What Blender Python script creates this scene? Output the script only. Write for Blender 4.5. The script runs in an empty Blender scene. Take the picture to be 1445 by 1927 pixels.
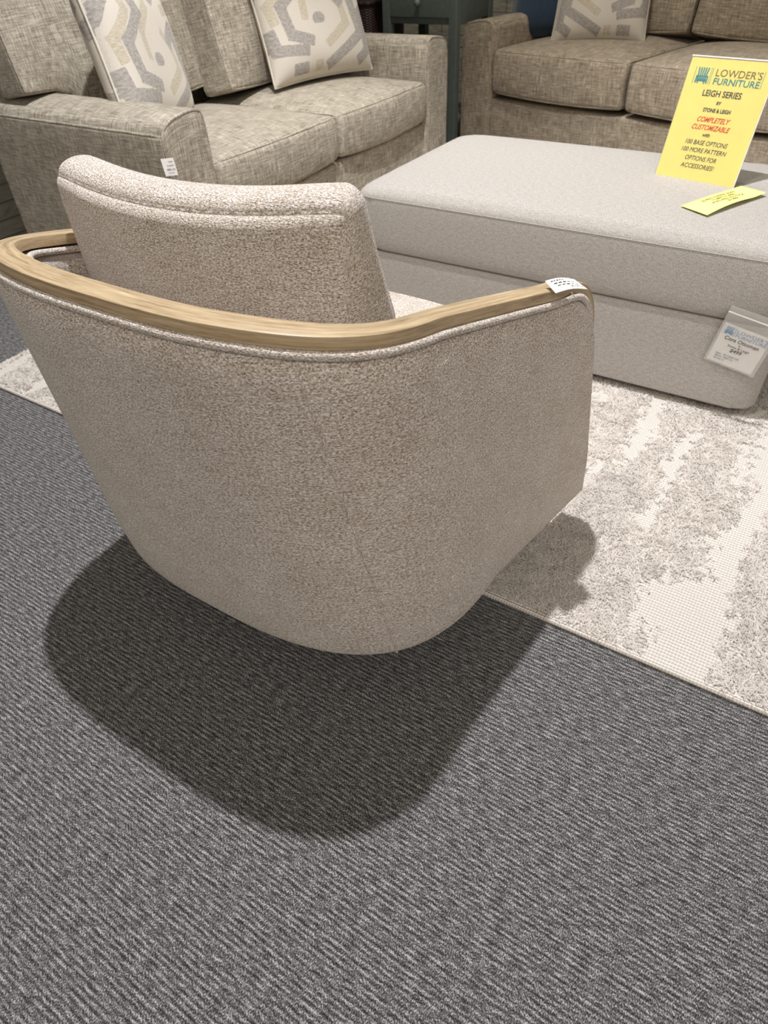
import bpy, bmesh, math, random
import numpy as np
from mathutils import Vector, Matrix
random.seed(7); RNG = np.random.RandomState(7)
S = bpy.context.scene
COL = S.collection
PI = math.pi

# ------------------------------------------------------------------ camera
F_PX = 1259.0
PITCH, ROLL, YAW = math.radians(42.06), math.radians(-3.27), math.radians(-34.78)
CAM_H = 1.05
def cam_axes():
    cp, sp = math.cos(PITCH), math.sin(PITCH)
    f = Vector((math.sin(YAW)*cp, math.cos(YAW)*cp, -sp))
    r = Vector((math.cos(YAW), -math.sin(YAW), 0)); u = r.cross(f)
    return r*math.cos(ROLL)+u*math.sin(ROLL), -r*math.sin(ROLL)+u*math.cos(ROLL), f
_r, _u, _f = cam_axes()
cd = bpy.data.cameras.new('camera'); cam = bpy.data.objects.new('camera', cd); COL.objects.link(cam)
M = Matrix((( _r.x, _u.x, -_f.x, 0), (_r.y, _u.y, -_f.y, 0), (_r.z, _u.z, -_f.z, CAM_H), (0, 0, 0, 1)))
cam.matrix_world = M
cd.sensor_fit = 'VERTICAL'; cd.sensor_height = 36; cd.sensor_width = 27
cd.lens = F_PX/1927*36
cd.dof.use_dof = True; cd.dof.focus_distance = 1.1; cd.dof.aperture_fstop = 7.0
cd.clip_start = .02
S.camera = cam

# ------------------------------------------------------------------ light
W = bpy.data.worlds.new('world'); S.world = W; W.use_nodes = True
W.node_tree.nodes['Background'].inputs[0].default_value = (1.0, .92, .80, 1)
W.node_tree.nodes['Background'].inputs[1].default_value = .29
def spot(name, loc, target, watts, size, blend=.4, radius=.08, color=(1, 1, 1)):
    l = bpy.data.lights.new(name, 'SPOT'); l.energy = watts; l.spot_size = math.radians(size)
    l.spot_blend = blend; l.shadow_soft_size = radius; l.color = color
    o = bpy.data.objects.new(name, l); COL.objects.link(o); o.location = loc
    o.rotation_euler = (Vector(target)-Vector(loc)).to_track_quat('-Z', 'Y').to_euler()
    return o
def area(name, loc, target, watts, sx, sy, color=(1, 1, 1)):
    l = bpy.data.lights.new(name, 'AREA'); l.energy = watts; l.shape = 'RECTANGLE'; l.size = sx; l.size_y = sy; l.color = color
    o = bpy.data.objects.new(name, l); COL.objects.link(o); o.location = loc
    o.rotation_euler = (Vector(target)-Vector(loc)).to_track_quat('-Z', 'Y').to_euler()
    return o
spot('track_spot_key', (-.93, 1.31, 3.5), (-.6, .9, 0), 520, 100, .5, .035, (.96, .97, 1.0))
spot('track_spot_front', (-1.0, -.3, 3.5), (-.35, 2.2, .3), 130, 38, .6, .05, (1, .95, .87))
spot('added_fill_chair', (1.6, -2.2, 3.5), (-.45, .55, .25), 190, 40, .7, .18, (1, .94, .86))  # added fill: brightens the chair back, cone kept narrow to spare the loveseat arm
area('ceiling_light_behind', (2.6, -3.2, 3.2), (-.6, .8, .3), 44, 2.4, 1.2, (1, .93, .86))
spot('added_fill_sofas', (-1.2, 2.6, 3.5), (-1.5, 3.9, .5), 165, 95, .7, .05, (1, .95, .87))  # fill spot added to lift the dark sofas, table and wall at the back
S.view_settings.view_transform = 'Standard'; S.view_settings.look = 'None'
S.view_settings.gamma = 1; S.view_settings.exposure = 0.0
S.view_settings.use_curve_mapping = False

# ------------------------------------------------------------------ material helpers
def srgb(r, g, b):
    f = lambda c: (c/255/12.92) if c/255 <= .04045 else ((c/255+.055)/1.055)**2.4
    return (f(r), f(g), f(b), 1)
class NT:
    def __init__(s, name, rough=.9, sheen=0, spec=.3):
        s.m = bpy.data.materials.new(name); s.m.use_nodes = True
        s.t = s.m.node_tree; s.p = s.t.nodes['Principled BSDF']
        s.p.inputs['Roughness'].default_value = rough
        s.p.inputs['Specular IOR Level'].default_value = spec
        s.p.inputs['Sheen Weight'].default_value = sheen
        s.p.inputs['Sheen Roughness'].default_value = .5
    def n(s, kind, **kw):
        nd = s.t.nodes.new('ShaderNode'+kind)
        for k, v in kw.items(): setattr(nd, k, v)
        return nd
    def link(s, a, b): s.t.links.new(a, b)
    def set(s, nd, key, v):
        if hasattr(v, 'is_output') or isinstance(v, bpy.types.NodeSocket): s.link(v, nd.inputs[key])
        else: nd.inputs[key].default_value = v
    def uv(s, scale=(1, 1, 1), rot=0):
        c = s.n('TexCoord'); mp = s.n('Mapping'); s.link(c.outputs['UV'], mp.inputs[0])
        mp.inputs['Scale'].default_value = scale; mp.inputs['Rotation'].default_value = (0, 0, rot)
        return mp.outputs[0]
    def obj(s, scale=(1, 1, 1), rot=(0, 0, 0)):
        c = s.n('TexCoord'); mp = s.n('Mapping'); s.link(c.outputs['Object'], mp.inputs[0])
        mp.inputs['Scale'].default_value = scale; mp.inputs['Rotation'].default_value = rot
        return mp.outputs[0]
    def noise(s, vec, scale=1, detail=2, rough=.5, dist=0):
        nd = s.n('TexNoise'); s.link(vec, nd.inputs['Vector']); nd.inputs['Scale'].default_value = scale
        nd.inputs['Detail'].default_value = detail; nd.inputs['Roughness'].default_value = rough
        nd.inputs['Distortion'].default_value = dist
        return nd.outputs['Fac']
    def ramp(s, fac, stops, interp='LINEAR'):
        nd = s.n('ValToRGB'); s.link(fac, nd.inputs[0]); cr = nd.color_ramp; cr.interpolation = interp
        while len(cr.elements) > 1: cr.elements.remove(cr.elements[-1])
        cr.elements[0].position = stops[0][0]; cr.elements[0].color = stops[0][1]
        for p, c in stops[1:]:
            e = cr.elements.new(p); e.color = c
        return nd.outputs[0]
    def mix(s, f, a, b, mode='MIX'):
        nd = s.n('Mix', data_type='RGBA', blend_type=mode)
        s.set(nd, 0, f); s.set(nd, 6, a); s.set(nd, 7, b)
        return nd.outputs[2]
    def math(s, op, a, b=0, c=0):
        nd = s.n('Math', operation=op); s.set(nd, 0, a); s.set(nd, 1, b); s.set(nd, 2, c)
        return nd.outputs[0]
    def bump(s, h, strength=.5, dist=.001, normal=None):
        nd = s.n('Bump'); s.link(h, nd.inputs['Height']); nd.inputs['Strength'].default_value = strength
        nd.inputs['Distance'].default_value = dist
        if normal: s.link(normal, nd.inputs['Normal'])
        return nd.outputs[0]
    def out(s, color, normal=None):
        s.set(s.p, 'Base Color', color)
        if normal is not None: s.link(normal, s.p.inputs['Normal'])
        return s.m
G = lambda v: (v, v, v, 1)

def mat_chair():
    s = NT('chenille_fabric', .85, .25)
    u = s.uv()
    a = s.noise(s.uv((265, 540, 1)), 1, 1.5, .55, .5)
    b = s.noise(s.uv((540, 860, 1), .35), 1, 1, .5)
    big = s.noise(s.uv((12, 12, 1)), 1, 3, .6)
    streak = s.noise(s.uv((30, 260, 1)), 1, 2, .5)
    v = s.math('ADD', s.math('MULTIPLY', a, .62), s.math('MULTIPLY', b, .38))
    v = s.math('ADD', v, s.math('MULTIPLY', s.math('SUBTRACT', big, .5), .07))
    v = s.math('ADD', v, s.math('MULTIPLY', s.math('SUBTRACT', streak, .5), .14))
    c = s.ramp(v, [(.33, srgb(106, 88, 70)), (.43, srgb(162, 145, 126)), (.52, srgb(202, 191, 180)), (.60, srgb(233, 226, 222)), (.70, srgb(252, 248, 248))])
    return s.out(c, s.bump(v, .8, .003))
def mat_sofa(name='sofa_linen', tint=(1, 1, 1)):
    s = NT(name, .9, .08)
    a = s.noise(s.uv((16, 230, 1)), 1, 3, .75)
    b = s.noise(s.uv((230, 16, 1)), 1, 3, .75)
    big = s.noise(s.uv((14, 14, 1)), 1, 2, .5)
    wv = s.noise(s.uv((500, 500, 1)), 1, 1, .5)
    v = s.math('ADD', s.math('MULTIPLY', a, .5), s.math('MULTIPLY', b, .5))
    v = s.math('ADD', v, s.math('MULTIPLY', s.math('SUBTRACT', wv, .5), .15))
    v = s.math('ADD', v, s.math('MULTIPLY', s.math('SUBTRACT', big, .5), .12))
    T = lambda r, g, b: srgb(r*tint[0], g*tint[1], b*tint[2])
    c = s.ramp(v, [(.36, T(104, 95, 82)), (.46, T(146, 137, 122)), (.53, T(172, 163, 147)), (.64, T(212, 203, 186))])
    return s.out(c, s.bump(v, .5, .0012))
def mat_ottoman():
    s = NT('heather_fabric', .92, .1)
    a = s.noise(s.uv((420, 420, 1)), 1, 2, .6)
    a2 = s.noise(s.uv((70, 160, 1), .6), 1, 2, .6)
    v = s.math('ADD', s.math('MULTIPLY', a, .8), s.math('MULTIPLY', a2, .2))
    c = s.ramp(v, [(.36, srgb(139, 133, 126)), (.5, srgb(169, 163, 157)), (.64, srgb(198, 193, 188))])
    return s.out(c, s.bump(v, .35, .001))
def mat_wood():
    s = NT('oak_trim', .42, 0, .4)
    g = s.noise(s.uv((9, 170, 1)), 1, 4, .65, .6)
    fine = s.noise(s.uv((40, 900, 1)), 1, 2, .6)
    v = s.math('ADD', s.math('MULTIPLY', g, .7), s.math('MULTIPLY', fine, .3))
    c = s.ramp(v, [(.34, srgb(134, 112, 84)), (.46, srgb(168, 146, 114)), (.6, srgb(191, 169, 136)), (.7, srgb(206, 185, 154))])
    return s.out(c, s.bump(v, .25, .0006))
def mat_carpet():
    s = NT('ribbed_carpet', .95, 0, .1)
    o = s.obj()
    wob = s.noise(s.obj((9, 50, 1)), 1, 2, .5)
    sx = s.n('SeparateXYZ'); s.link(o, sx.inputs[0])
    y = s.math('ADD', s.math('MULTIPLY', sx.outputs[1], 2*PI/.0078), s.math('MULTIPLY', wob, 2.2))
    rib = s.math('MULTIPLY_ADD', s.math('SINE', y), .5, .5)
    loops = s.noise(s.obj((620, 420, 1), (0, 0, .5)), 1, 1, .5)
    brk = s.noise(s.obj((55, 190, 1)), 1, 2, .6)
    v = s.math('ADD', s.math('MULTIPLY', rib, .20), s.math('MULTIPLY_ADD', s.math('SUBTRACT', loops, .5), 1.25, .42))
    v = s.math('ADD', v, s.math('MULTIPLY', s.math('SUBTRACT', brk, .5), .7))
    v = s.math('ADD', v, 0.0)
    c = s.ramp(v, [(.20, srgb(40, 38, 39)), (.42, srgb(74, 72, 73)), (.60, srgb(113, 111, 111)), (.85, srgb(186, 183, 179))])
    return s.out(c, s.bump(v, .6, .0025))
def mat_plain(name, rgb, rough=.5, spec=.3, metal=0, var=.06, bumps=0):
    s = NT(name, rough, 0, spec); s.p.inputs['Metallic'].default_value = metal
    a = s.noise(s.obj((40, 40, 40)), 1, 3, .6)
    lo = srgb(*[c*(1-var) for c in rgb]); hi = srgb(*[min(255, c*(1+var)) for c in rgb])
    c = s.ramp(a, [(.3, lo), (.7, hi)])
    return s.out(c, s.bump(a, bumps, .001) if bumps else None)
def mat_pile():
    s = NT('rug_pile', .9, .3)
    at = s.n('Attribute', attribute_name='tint')
    a = s.noise(s.obj((120, 120, 120)), 1, 2, .5)
    c = s.mix(at.outputs['Fac'], srgb(226, 217, 207), srgb(254, 250, 245))
    c = s.mix(s.math('MULTIPLY', a, .25), c, srgb(232, 222, 212))
    ge = s.n('NewGeometry'); vm = s.n('VectorMath', operation='SCALE'); s.link(ge.outputs['Normal'], vm.inputs[0]); vm.inputs['Scale'].default_value = .55
    va = s.n('VectorMath', operation='ADD'); s.link(vm.outputs[0], va.inputs[0]); va.inputs[1].default_value = (0, 0, 1)
    vn = s.n('VectorMath', operation='NORMALIZE'); s.link(va.outputs[0], vn.inputs[0])
    m = s.out(c, vn.outputs[0]); tr = s.n('BsdfTranslucent'); s.link(c, tr.inputs[0]); mx = s.n('MixShader'); mx.inputs[0].default_value = .4
    s.link(s.p.outputs[0], mx.inputs[1]); s.link(tr.outputs[0], mx.inputs[2]); s.link(mx.outputs[0], s.t.nodes['Material Output'].inputs[0])
    return m
def mat_rugbase():
    s = NT('rug_weave', .92, .1)
    o = s.obj(); sx = s.n('SeparateXYZ'); s.link(o, sx.inputs[0])
    wob = s.noise(s.obj((60, 60, 1)), 1, 2, .5)
    rib = s.math('MULTIPLY_ADD', s.math('SINE', s.math('ADD', s.math('MULTIPLY', sx.outputs[1], 2*PI/.0075), s.math('MULTIPLY', wob, 3))), .5, .5)
    x = s.math('MULTIPLY_ADD', s.math('SINE', s.math('ADD', s.math('MULTIPLY', sx.outputs[0], 2*PI/.006), s.math('MULTIPLY', wob, 5))), .5, .5)
    v = s.math('ADD', s.math('MULTIPLY', rib, .7), s.math('MULTIPLY', x, .3))
    c = s.ramp(v, [(.05, srgb(186, 176, 165)), (.45, srgb(218, 210, 201)), (1, srgb(238, 232, 225))])
    return s.out(c, s.bump(v, .8, .003))
def mat_stone():
    s = NT('stacked_stone', .9, 0, .2)
    mp = s.uv((1, 1, 1))
    br = s.n('TexBrick'); s.link(mp, br.inputs['Vector']); br.offset = .37; br.squash = 1.4; br.squash_frequency = 3
    br.inputs['Scale'].default_value = 1; br.inputs['Brick Width'].default_value = .30; br.inputs['Row Height'].default_value = .065
    br.inputs['Mortar Size'].default_value = .004; br.inputs['Mortar Smooth'].default_value = .6
    br.inputs['Color1'].default_value = srgb(166, 161, 147); br.inputs['Color2'].default_value = srgb(122, 119, 106)
    br.inputs['Mortar'].default_value = srgb(58, 54, 45)
    n = s.noise(s.uv((9, 26, 1)), 1, 5, .65, .4)
    c = s.mix(.65, br.outputs['Color'], s.ramp(n, [(.3, srgb(92, 88, 76)), (.55, srgb(158, 152, 138)), (.75, srgb(196, 190, 176))]), 'MULTIPLY')
    h = s.math('SUBTRACT', n, br.outputs['Fac'])
    return s.out(s.mix(.5, c, srgb(190, 185, 170)), s.bump(h, .9, .015))
def mat_pillow():
    s = NT('jacquard_fabric', .9, .15)
    at = s.n('Attribute', attribute_name='pattern'); sp = s.n('SeparateColor'); s.link(at.outputs['Color'], sp.inputs[0])
    fine = s.noise(s.uv((500, 500, 1)), 1, 2, .6)
    mott = s.noise(s.uv((90, 140, 1), .8), 1, 3, .7)
    cream = s.ramp(fine, [(.3, srgb(196, 187, 173)), (.7, srgb(222, 214, 202))])
    grey = s.ramp(mott, [(.32, srgb(142, 136, 130)), (.68, srgb(186, 179, 171))])
    wv = s.noise(s.uv((60, 700, 1)), 1, 2, .6)
    beige = s.ramp(wv, [(.35, srgb(172, 160, 138)), (.65, srgb(212, 202, 184))])
    st = lambda x: s.ramp(x, [(.42, G(0)), (.58, G(1))])
    c = s.mix(st(sp.outputs[1]), cream, beige)
    c = s.mix(st(sp.outputs[0]), c, grey)
    h = s.math('ADD', s.math('MULTIPLY', fine, .5), s.math('MULTIPLY', sp.outputs[0], .6))
    return s.out(c, s.bump(h, .4, .0015))
def mat_corduroy():
    s = NT('navy_corduroy', .85, .3)
    sx = s.n('SeparateXYZ'); s.link(s.uv(), sx.inputs[0])
    rib = s.math('MULTIPLY_ADD', s.math('SINE', s.math('MULTIPLY', sx.outputs[0], 2*PI/.009)), .5, .5)
    n = s.noise(s.uv((150, 40, 1)), 1, 2, .5)
    v = s.math('ADD', s.math('MULTIPLY', rib, .7), s.math('MULTIPLY', n, .3))
    c = s.ramp(v, [(.15, srgb(20, 34, 48)), (.9, srgb(58, 80, 102))])
    return s.out(c, s.bump(v, .8, .003))
def mat_wicker():
    s = NT('dark_wicker', .5, 0, .4)
    sx = s.n('SeparateXYZ'); s.link(s.uv(), sx.inputs[0])
    a = s.math('SINE', s.math('MULTIPLY', sx.outputs[0], 2*PI/.03)); b = s.math('SINE', s.math('MULTIPLY', sx.outputs[1], 2*PI/.012))
    v = s.math('MULTIPLY_ADD', s.math('MULTIPLY', a, b), .5, .5)
    c = s.ramp(v, [(.1, srgb(20, 13, 11)), (.9, srgb(66, 44, 36))])
    return s.out(c, s.bump(v, .8, .005))
def mat_clear(name, rough=.05, gloss=.06, haze=.0, tint=(.9, .9, .9, 1)):
    s = NT(name, rough, 0, .5)
    tr = s.n('BsdfTransparent'); gl = s.n('BsdfGlossy'); gl.inputs['Roughness'].default_value = rough
    df = s.n('BsdfDiffuse'); df.inputs[0].default_value = tint
    m1 = s.n('MixShader'); m1.inputs[0].default_value = gloss; s.link(tr.outputs[0], m1.inputs[1]); s.link(gl.outputs[0], m1.inputs[2])
    m2 = s.n('MixShader'); m2.inputs[0].default_value = haze; s.link(m1.outputs[0], m2.inputs[1]); s.link(df.outputs[0], m2.inputs[2])
    s.link(m2.outputs[0], s.t.nodes['Material Output'].inputs[0])
    return s.m
MC = mat_chair(); MS = mat_sofa(); MS2 = mat_sofa('sofa_linen_taupe', (.96, .93, .90)); MO = mat_ottoman(); MW = mat_wood()
MCARPET = mat_carpet(); MPILE = mat_pile(); MRUG = mat_rugbase(); MSTONE = mat_stone(); MPIL = mat_pillow()
MNAVY = mat_corduroy(); MWICK = mat_wicker()
MDARK = mat_plain('black_plastic', (22, 22, 23), .5)
MTEAL = mat_plain('painted_teal_grey', (88, 97, 92), .45, .4, 0, .05)
MKNOB = mat_plain('knob_paint', (112, 120, 114), .4, .4, 0, .05)
MYEL = mat_plain('yellow_paper', (236, 218, 122), .75, .2, 0, .01)
MYEL2 = mat_plain('pale_yellow_paper', (252, 246, 150), .8, .2, 0, .01)
MWHITE = mat_plain('white_card', (238, 234, 230), .7, .2, 0, .01)
MINK = mat_plain('black_ink', (58, 58, 52), .8, .1)
MINKG = mat_plain('grey_ink', (118, 104, 66), .8, .1)
MINKR = mat_plain('red_ink', (214, 72, 40), .8, .1)
MINKT = mat_plain('teal_ink', (62, 134, 136), .8, .1)
MINKB = mat_plain('blue_ink', (96, 146, 190), .8, .1)
MINKL = mat_plain('pale_blue_ink', (120, 140, 160), .8, .1)
MTHR = mat_plain('thread', (222, 212, 196), .7, .2)
MLEG = mat_plain('dark_wood_foot', (40, 30, 24), .4)
MACR = mat_clear('clear_acrylic', .05, .05, .02, (.95, .97, .97, 1))
MSLV = mat_clear('clear_sleeve', .2, .08, .10, (.80, .79, .76, 1))
MREDW = mat_plain('red_brown_wood', (96, 44, 34), .45)

# ------------------------------------------------------------------ object helpers
def tag(o, label=None, cat=None, group=None, kind=None):
    if label: o['label'] = label
    if cat: o['category'] = cat
    if group: o['group'] = group
    if kind: o['kind'] = kind
    return o
def empty(name, loc, rz=0):
    o = bpy.data.objects.new(name, None); COL.objects.link(o); o.location = loc; o.rotation_euler = (0, 0, rz)
    o.empty_display_size = .1
    return o
def mesh_obj(name, V, Fs, mat, parent=None, UV=None, smooth=True, attrs=None):
    """V in the parent's local frame"""
    me = bpy.data.meshes.new(name)
    me.from_pydata([tuple(v) for v in V], [], [tuple(f) for f in Fs]); me.update()
    if UV is not None:
        l = me.uv_layers.new(name='UVMap'); l.data.foreach_set('uv', np.asarray(UV, dtype=np.float32).ravel())
    if smooth: me.polygons.foreach_set('use_smooth', [True]*len(me.polygons))
    if attrs is not None:
        for nm, arr in attrs.items():
            ca = me.color_attributes.new(nm, 'FLOAT_COLOR', 'POINT'); ca.data.foreach_set('color', np.asarray(arr, dtype=np.float32).ravel())
    if isinstance(mat, list):
        for m in mat: me.materials.append(m)
    else: me.materials.append(mat)
    o = bpy.data.objects.new(name, me); COL.objects.link(o)
    if parent: o.parent = parent
    return o
class MB:
    def __init__(s): s.V = []; s.F = []; s.UV = []
    def add(s, V, Fs, UV):
        k = len(s.V); s.V += [tuple(v) for v in V]; s.F += [tuple(i+k for i in f) for f in Fs]; s.UV += [tuple(u) for u in UV]
        return s
    def build(s, name, mat, parent=None, smooth=True): return mesh_obj(name, s.V, s.F, mat, parent, s.UV, smooth)
def edge_coords(a, r, n, k=4):
    if r <= 0: return np.linspace(-a, a, n+1)
    th = np.linspace(0, PI/4, k+1)[1:]
    out = (a-r)+r*np.tan(th); mid = np.linspace(-(a-r), a-r, n+1)
    return np.concatenate([-out[::-1], mid, out])
def softbox(a, b, c, re=.02, seg=(8, 8, 4), R=0, warp=None, k=4, groove=0):
    """rounded box, half sizes a,b,c; returns V,F,UV and the surface map"""
    def mp(P):
        P = np.array(P, float); out = P.copy()
        if R > 0:
            m = np.maximum(np.abs(P[:, 0])/a, np.abs(P[:, 1])/b); m = np.where(m < 1e-9, 1e-9, m)
            bp = P[:, :2]/m[:, None]; q = np.clip(bp, [-(a-R), -(b-R)], [a-R, b-R]); d = bp-q
            L = np.linalg.norm(d, axis=1, keepdims=True); L = np.where(L < 1e-9, 1, L)
            out[:, :2] = (q+R*d/L)*m[:, None]
        # 3d edge rounding
        if R > 0:
            m2 = np.maximum(np.abs(P[:, 0])/a, np.abs(P[:, 1])/b)
            dist = (1-m2)*min(a, b)  # distance in from the rim
            dz = c-np.abs(P[:, 2])
            onside = m2 > 1-1e-9; s = np.sign(P[:, 2])
            h = np.clip(re-dist, 0, re); v = np.clip(re-dz, 0, re)
            L = np.sqrt(h*h+v*v); L = np.where(L < 1e-9, 1, L)
            both = (h > 0) & (v > 0)
            nh = np.where(both, re*h/L, h); nv = np.where(both, re*v/L, v)
            out[:, 2] = np.where(both, s*(c-re+nv), out[:, 2])
            mm = np.where(both, 1-(re-nh)/min(a, b), m2)
            f = np.where(m2 > 1e-9, mm/np.where(m2 < 1e-9, 1, m2), 1)
            out[:, :2] *= f[:, None]
        else:
            q = np.clip(P, [-(a-re), -(b-re), -(c-re)], [a-re, b-re, c-re]); d = P-q
            L = np.linalg.norm(d, axis=1, keepdims=True); L = np.where(L < 1e-9, 1, L)
            out = q+re*d/L
            if groove:
                onx = np.abs(np.abs(P[:, 0])-a) < 1e-6; ony = np.abs(np.abs(P[:, 1])-b) < 1e-6; onz_ = np.abs(np.abs(P[:, 2])-c) < 1e-6
                m = (ony & (onx | onz_))[:, None]; out = np.where(m, out-groove*d/L, out)
        if warp is not None: out = warp(out, P)
        return out
    xs, ys, zs = edge_coords(a, re, seg[0], k), edge_coords(b, re, seg[1], k), edge_coords(c, re, seg[2], k)
    idx = {}; P = []; Fs = []; UV = []
    def vid(p):
        key = (round(p[0], 6), round(p[1], 6), round(p[2], 6))
        if key not in idx: idx[key] = len(P); P.append(p)
        return idx[key]
    def face(us, vs, fn, uvf, flip):
        for i in range(len(us)-1):
            for j in range(len(vs)-1):
                q = [(us[i], vs[j]), (us[i+1], vs[j]), (us[i+1], vs[j+1]), (us[i], vs[j+1])]
                if flip: q = q[::-1]
                Fs.append([vid(fn(*t)) for t in q]); UV.extend([uvf(*t) for t in q])
    face(xs, ys, lambda u, v: (u, v, c), lambda u, v: (u, v), False)
    face(xs, ys, lambda u, v: (u, v, -c), lambda u, v: (u+.3, v+.7), True)
    face(xs, zs, lambda u, v: (u, -b, v), lambda u, v: (u+.13, v+.4), False)
    face(xs, zs, lambda u, v: (u, b, v), lambda u, v: (u+.7, v+.2), True)
    face(ys, zs, lambda u, v: (a, u, v), lambda u, v: (u+.41, v+.9), False)
    face(ys, zs, lambda u, v: (-a, u, v), lambda u, v: (u+.83, v+.1), True)
    return mp(P), Fs, UV, mp
def tube(path, r, closed=False, n=8, rs=None):
    P = np.array(path, float); N = len(P)
    T = np.zeros_like(P)
    for i in range(N):
        a = P[(i-1) % N] if (closed or i > 0) else P[i]; b = P[(i+1) % N] if (closed or i < N-1) else P[i]
        T[i] = (b-a)/max(np.linalg.norm(b-a), 1e-9)
    up = np.array([0, 0, 1.0])
    if abs(T[0] @ up) > .9: up = np.array([1.0, 0, 0])
    X = np.cross(T[0], up); X /= np.linalg.norm(X)
    V = []; Ls = 0; L = []
    for i in range(N):
        X = X-T[i]*(X @ T[i]); X /= np.linalg.norm(X); Y = np.cross(T[i], X)
        rr = rs[i] if rs is not None else r
        for k in range(n):
            t = 2*PI*k/n; V.append(P[i]+rr*(math.cos(t)*X+math.sin(t)*Y))
        if i: Ls += np.linalg.norm(P[i]-P[i-1])
        L.append(Ls)
    Fs = []; UV = []
    M_ = N if closed else N-1
    for i in range(M_):
        j = (i+1) % N; L2 = L[j] if j > i else Ls+np.linalg.norm(P[0]-P[-1])
        for k in range(n):
            k2 = (k+1) % n
            Fs.append((i*n+k, i*n+k2, j*n+k2, j*n+k)[::-1])
            h = 2*PI*r/n
            UV += [(L[i], k*h), (L[i], (k+1)*h), (L2, (k+1)*h), (L2, k*h)][::-1]
    if not closed:
        Fs.append(tuple(range(n))); UV += [(0, 0)]*n
        Fs.append(tuple(range((N-1)*n, N*n))[::-1]); UV += [(0, 0)]*n
    return V, Fs, UV
def box(cx, cy, cz, a, b, c, re=.004, seg=(1, 1, 1), k=2):
    V, Fs, UV, _ = softbox(a, b, c, re, seg, k=k); V = V+np.array([cx, cy, cz]); return V, Fs, UV
def lerp(a, b, t): return a+(b-a)*t
def rect_loop(a, b, z, n=14, axis='z'):
    pts = []
    for (x0, y0), (x1, y1) in (((-a, -b), (a, -b)), ((a, -b), (a, b)), ((a, b), (-a, b)), ((-a, b), (-a, -b))):
        for i in range(n):
            t = i/n; pts.append((lerp(x0, x1, t), lerp(y0, y1, t), z))
    return pts
def catmull(pts, per=12):
    P = [np.array(p, float) for p in pts]; P = [2*P[0]-P[1]]+P+[2*P[-1]-P[-2]]; out = []
    for i in range(1, len(P)-2):
        for k in range(per):
            t = k/per; a, b, c, d = P[i-1:i+3]
            out.append(.5*((2*b)+(-a+c)*t+(2*a-5*b+4*c-d)*t*t+(-a+3*b-3*c+d)*t**3))
    out.append(P[-2]); return np.array(out)
def rotz(P, a):
    P = np.array(P, float); c, s = math.cos(a), math.sin(a); Q = P.copy()
    Q[:, 0] = c*P[:, 0]-s*P[:, 1]; Q[:, 1] = s*P[:, 0]+c*P[:, 1]; return Q
def rotx(P, a):
    P = np.array(P, float); c, s = math.cos(a), math.sin(a); Q = P.copy()
    Q[:, 1] = c*P[:, 1]-s*P[:, 2]; Q[:, 2] = s*P[:, 1]+c*P[:, 2]; return Q
def text_mesh(lines, name, mat, parent, origin, ux, uy, size_default=.01, thick=.0002):
    """lines: (text, x, y, size, align, shear, bold, width) laid out on a plane at origin with axes ux,uy"""
    if len(lines) > 1:
        for ln in lines: o_ = text_mesh([ln], name, mat, parent, origin, ux, uy, size_default, thick)
        return o_
    V = []; Fs = []
    ux = Vector(ux).normalized(); uy = Vector(uy).normalized(); nz = ux.cross(uy)
    for (t, x, y, sz, al, shear, bold, wid) in lines:
        cu = bpy.data.curves.new('t', 'FONT'); cu.body = t; cu.size = sz; cu.align_x = al; cu.shear = shear; cu.offset = bold
        cu.extrude = thick; cu.resolution_u = 3
        ob = bpy.data.objects.new('t', cu); me = bpy.data.meshes.new_from_object(ob)
        vs = np.array([v.co[:] for v in me.vertices]) if len(me.vertices) else np.zeros((0, 3))
        if len(vs):
            w = vs[:, 0].max()-vs[:, 0].min()
            f = wid/w if wid else 1
            k = len(V)
            for v in vs: V.append(tuple(Vector(origin)+ux*(x+v[0]*f)+uy*(y+v[1])+nz*(v[2]+thick)))
            Fs += [tuple(i+k for i in p.vertices) for p in me.polygons]
        bpy.data.meshes.remove(me); bpy.data.objects.remove(ob); bpy.data.curves.remove(cu)
    return mesh_obj(name, V, Fs, mat, parent, None, False)

# ------------------------------------------------------------------ structure
def slab(name, x0, x1, y0, y1, z0, z1, mat, uvf):
    V = [(x, y, z) for z in (z0, z1) for y in (y0, y1) for x in (x0, x1)]
    Fs = [(0, 2, 3, 1), (4, 5, 7, 6), (0, 1, 5, 4), (2, 6, 7, 3), (0, 4, 6, 2), (1, 3, 7, 5)]
    UV = [uvf(V[i]) for f in Fs for i in f]
    return tag(mesh_obj(name, V, Fs, mat, None, UV, False), kind='structure')
slab('floor', -3.1, 5, -6.5, 5.2, -.1, 0, MCARPET, lambda v: (v[0], v[1]))
slab('wall_left', -3.1, -2.98, -6.5, 5.2, 0, 3.2, MSTONE, lambda v: (v[1], v[2]))
slab('wall_back', -3.1, 5, 4.86, 5.0, 0, 3.2, MSTONE, lambda v: (v[0], v[2]))

# ------------------------------------------------------------------ value noise
def vnoise(x, y, seed=0):
    xi = np.floor(x).astype(np.int64); yi = np.floor(y).astype(np.int64); xf = x-xi; yf = y-yi
    def h(a, b):
        n = (a*374761393+b*668265263+seed*1442695041) & 0xffffffff
        n = ((n ^ (n >> 13))*1274126177) & 0xffffffff
        return ((n ^ (n >> 16)) & 0xffff)/65535.0
    u = xf*xf*(3-2*xf); v = yf*yf*(3-2*yf)
    return (h(xi, yi)*(1-u)+h(xi+1, yi)*u)*(1-v)+(h(xi, yi+1)*(1-u)+h(xi+1, yi+1)*u)*v

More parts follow.
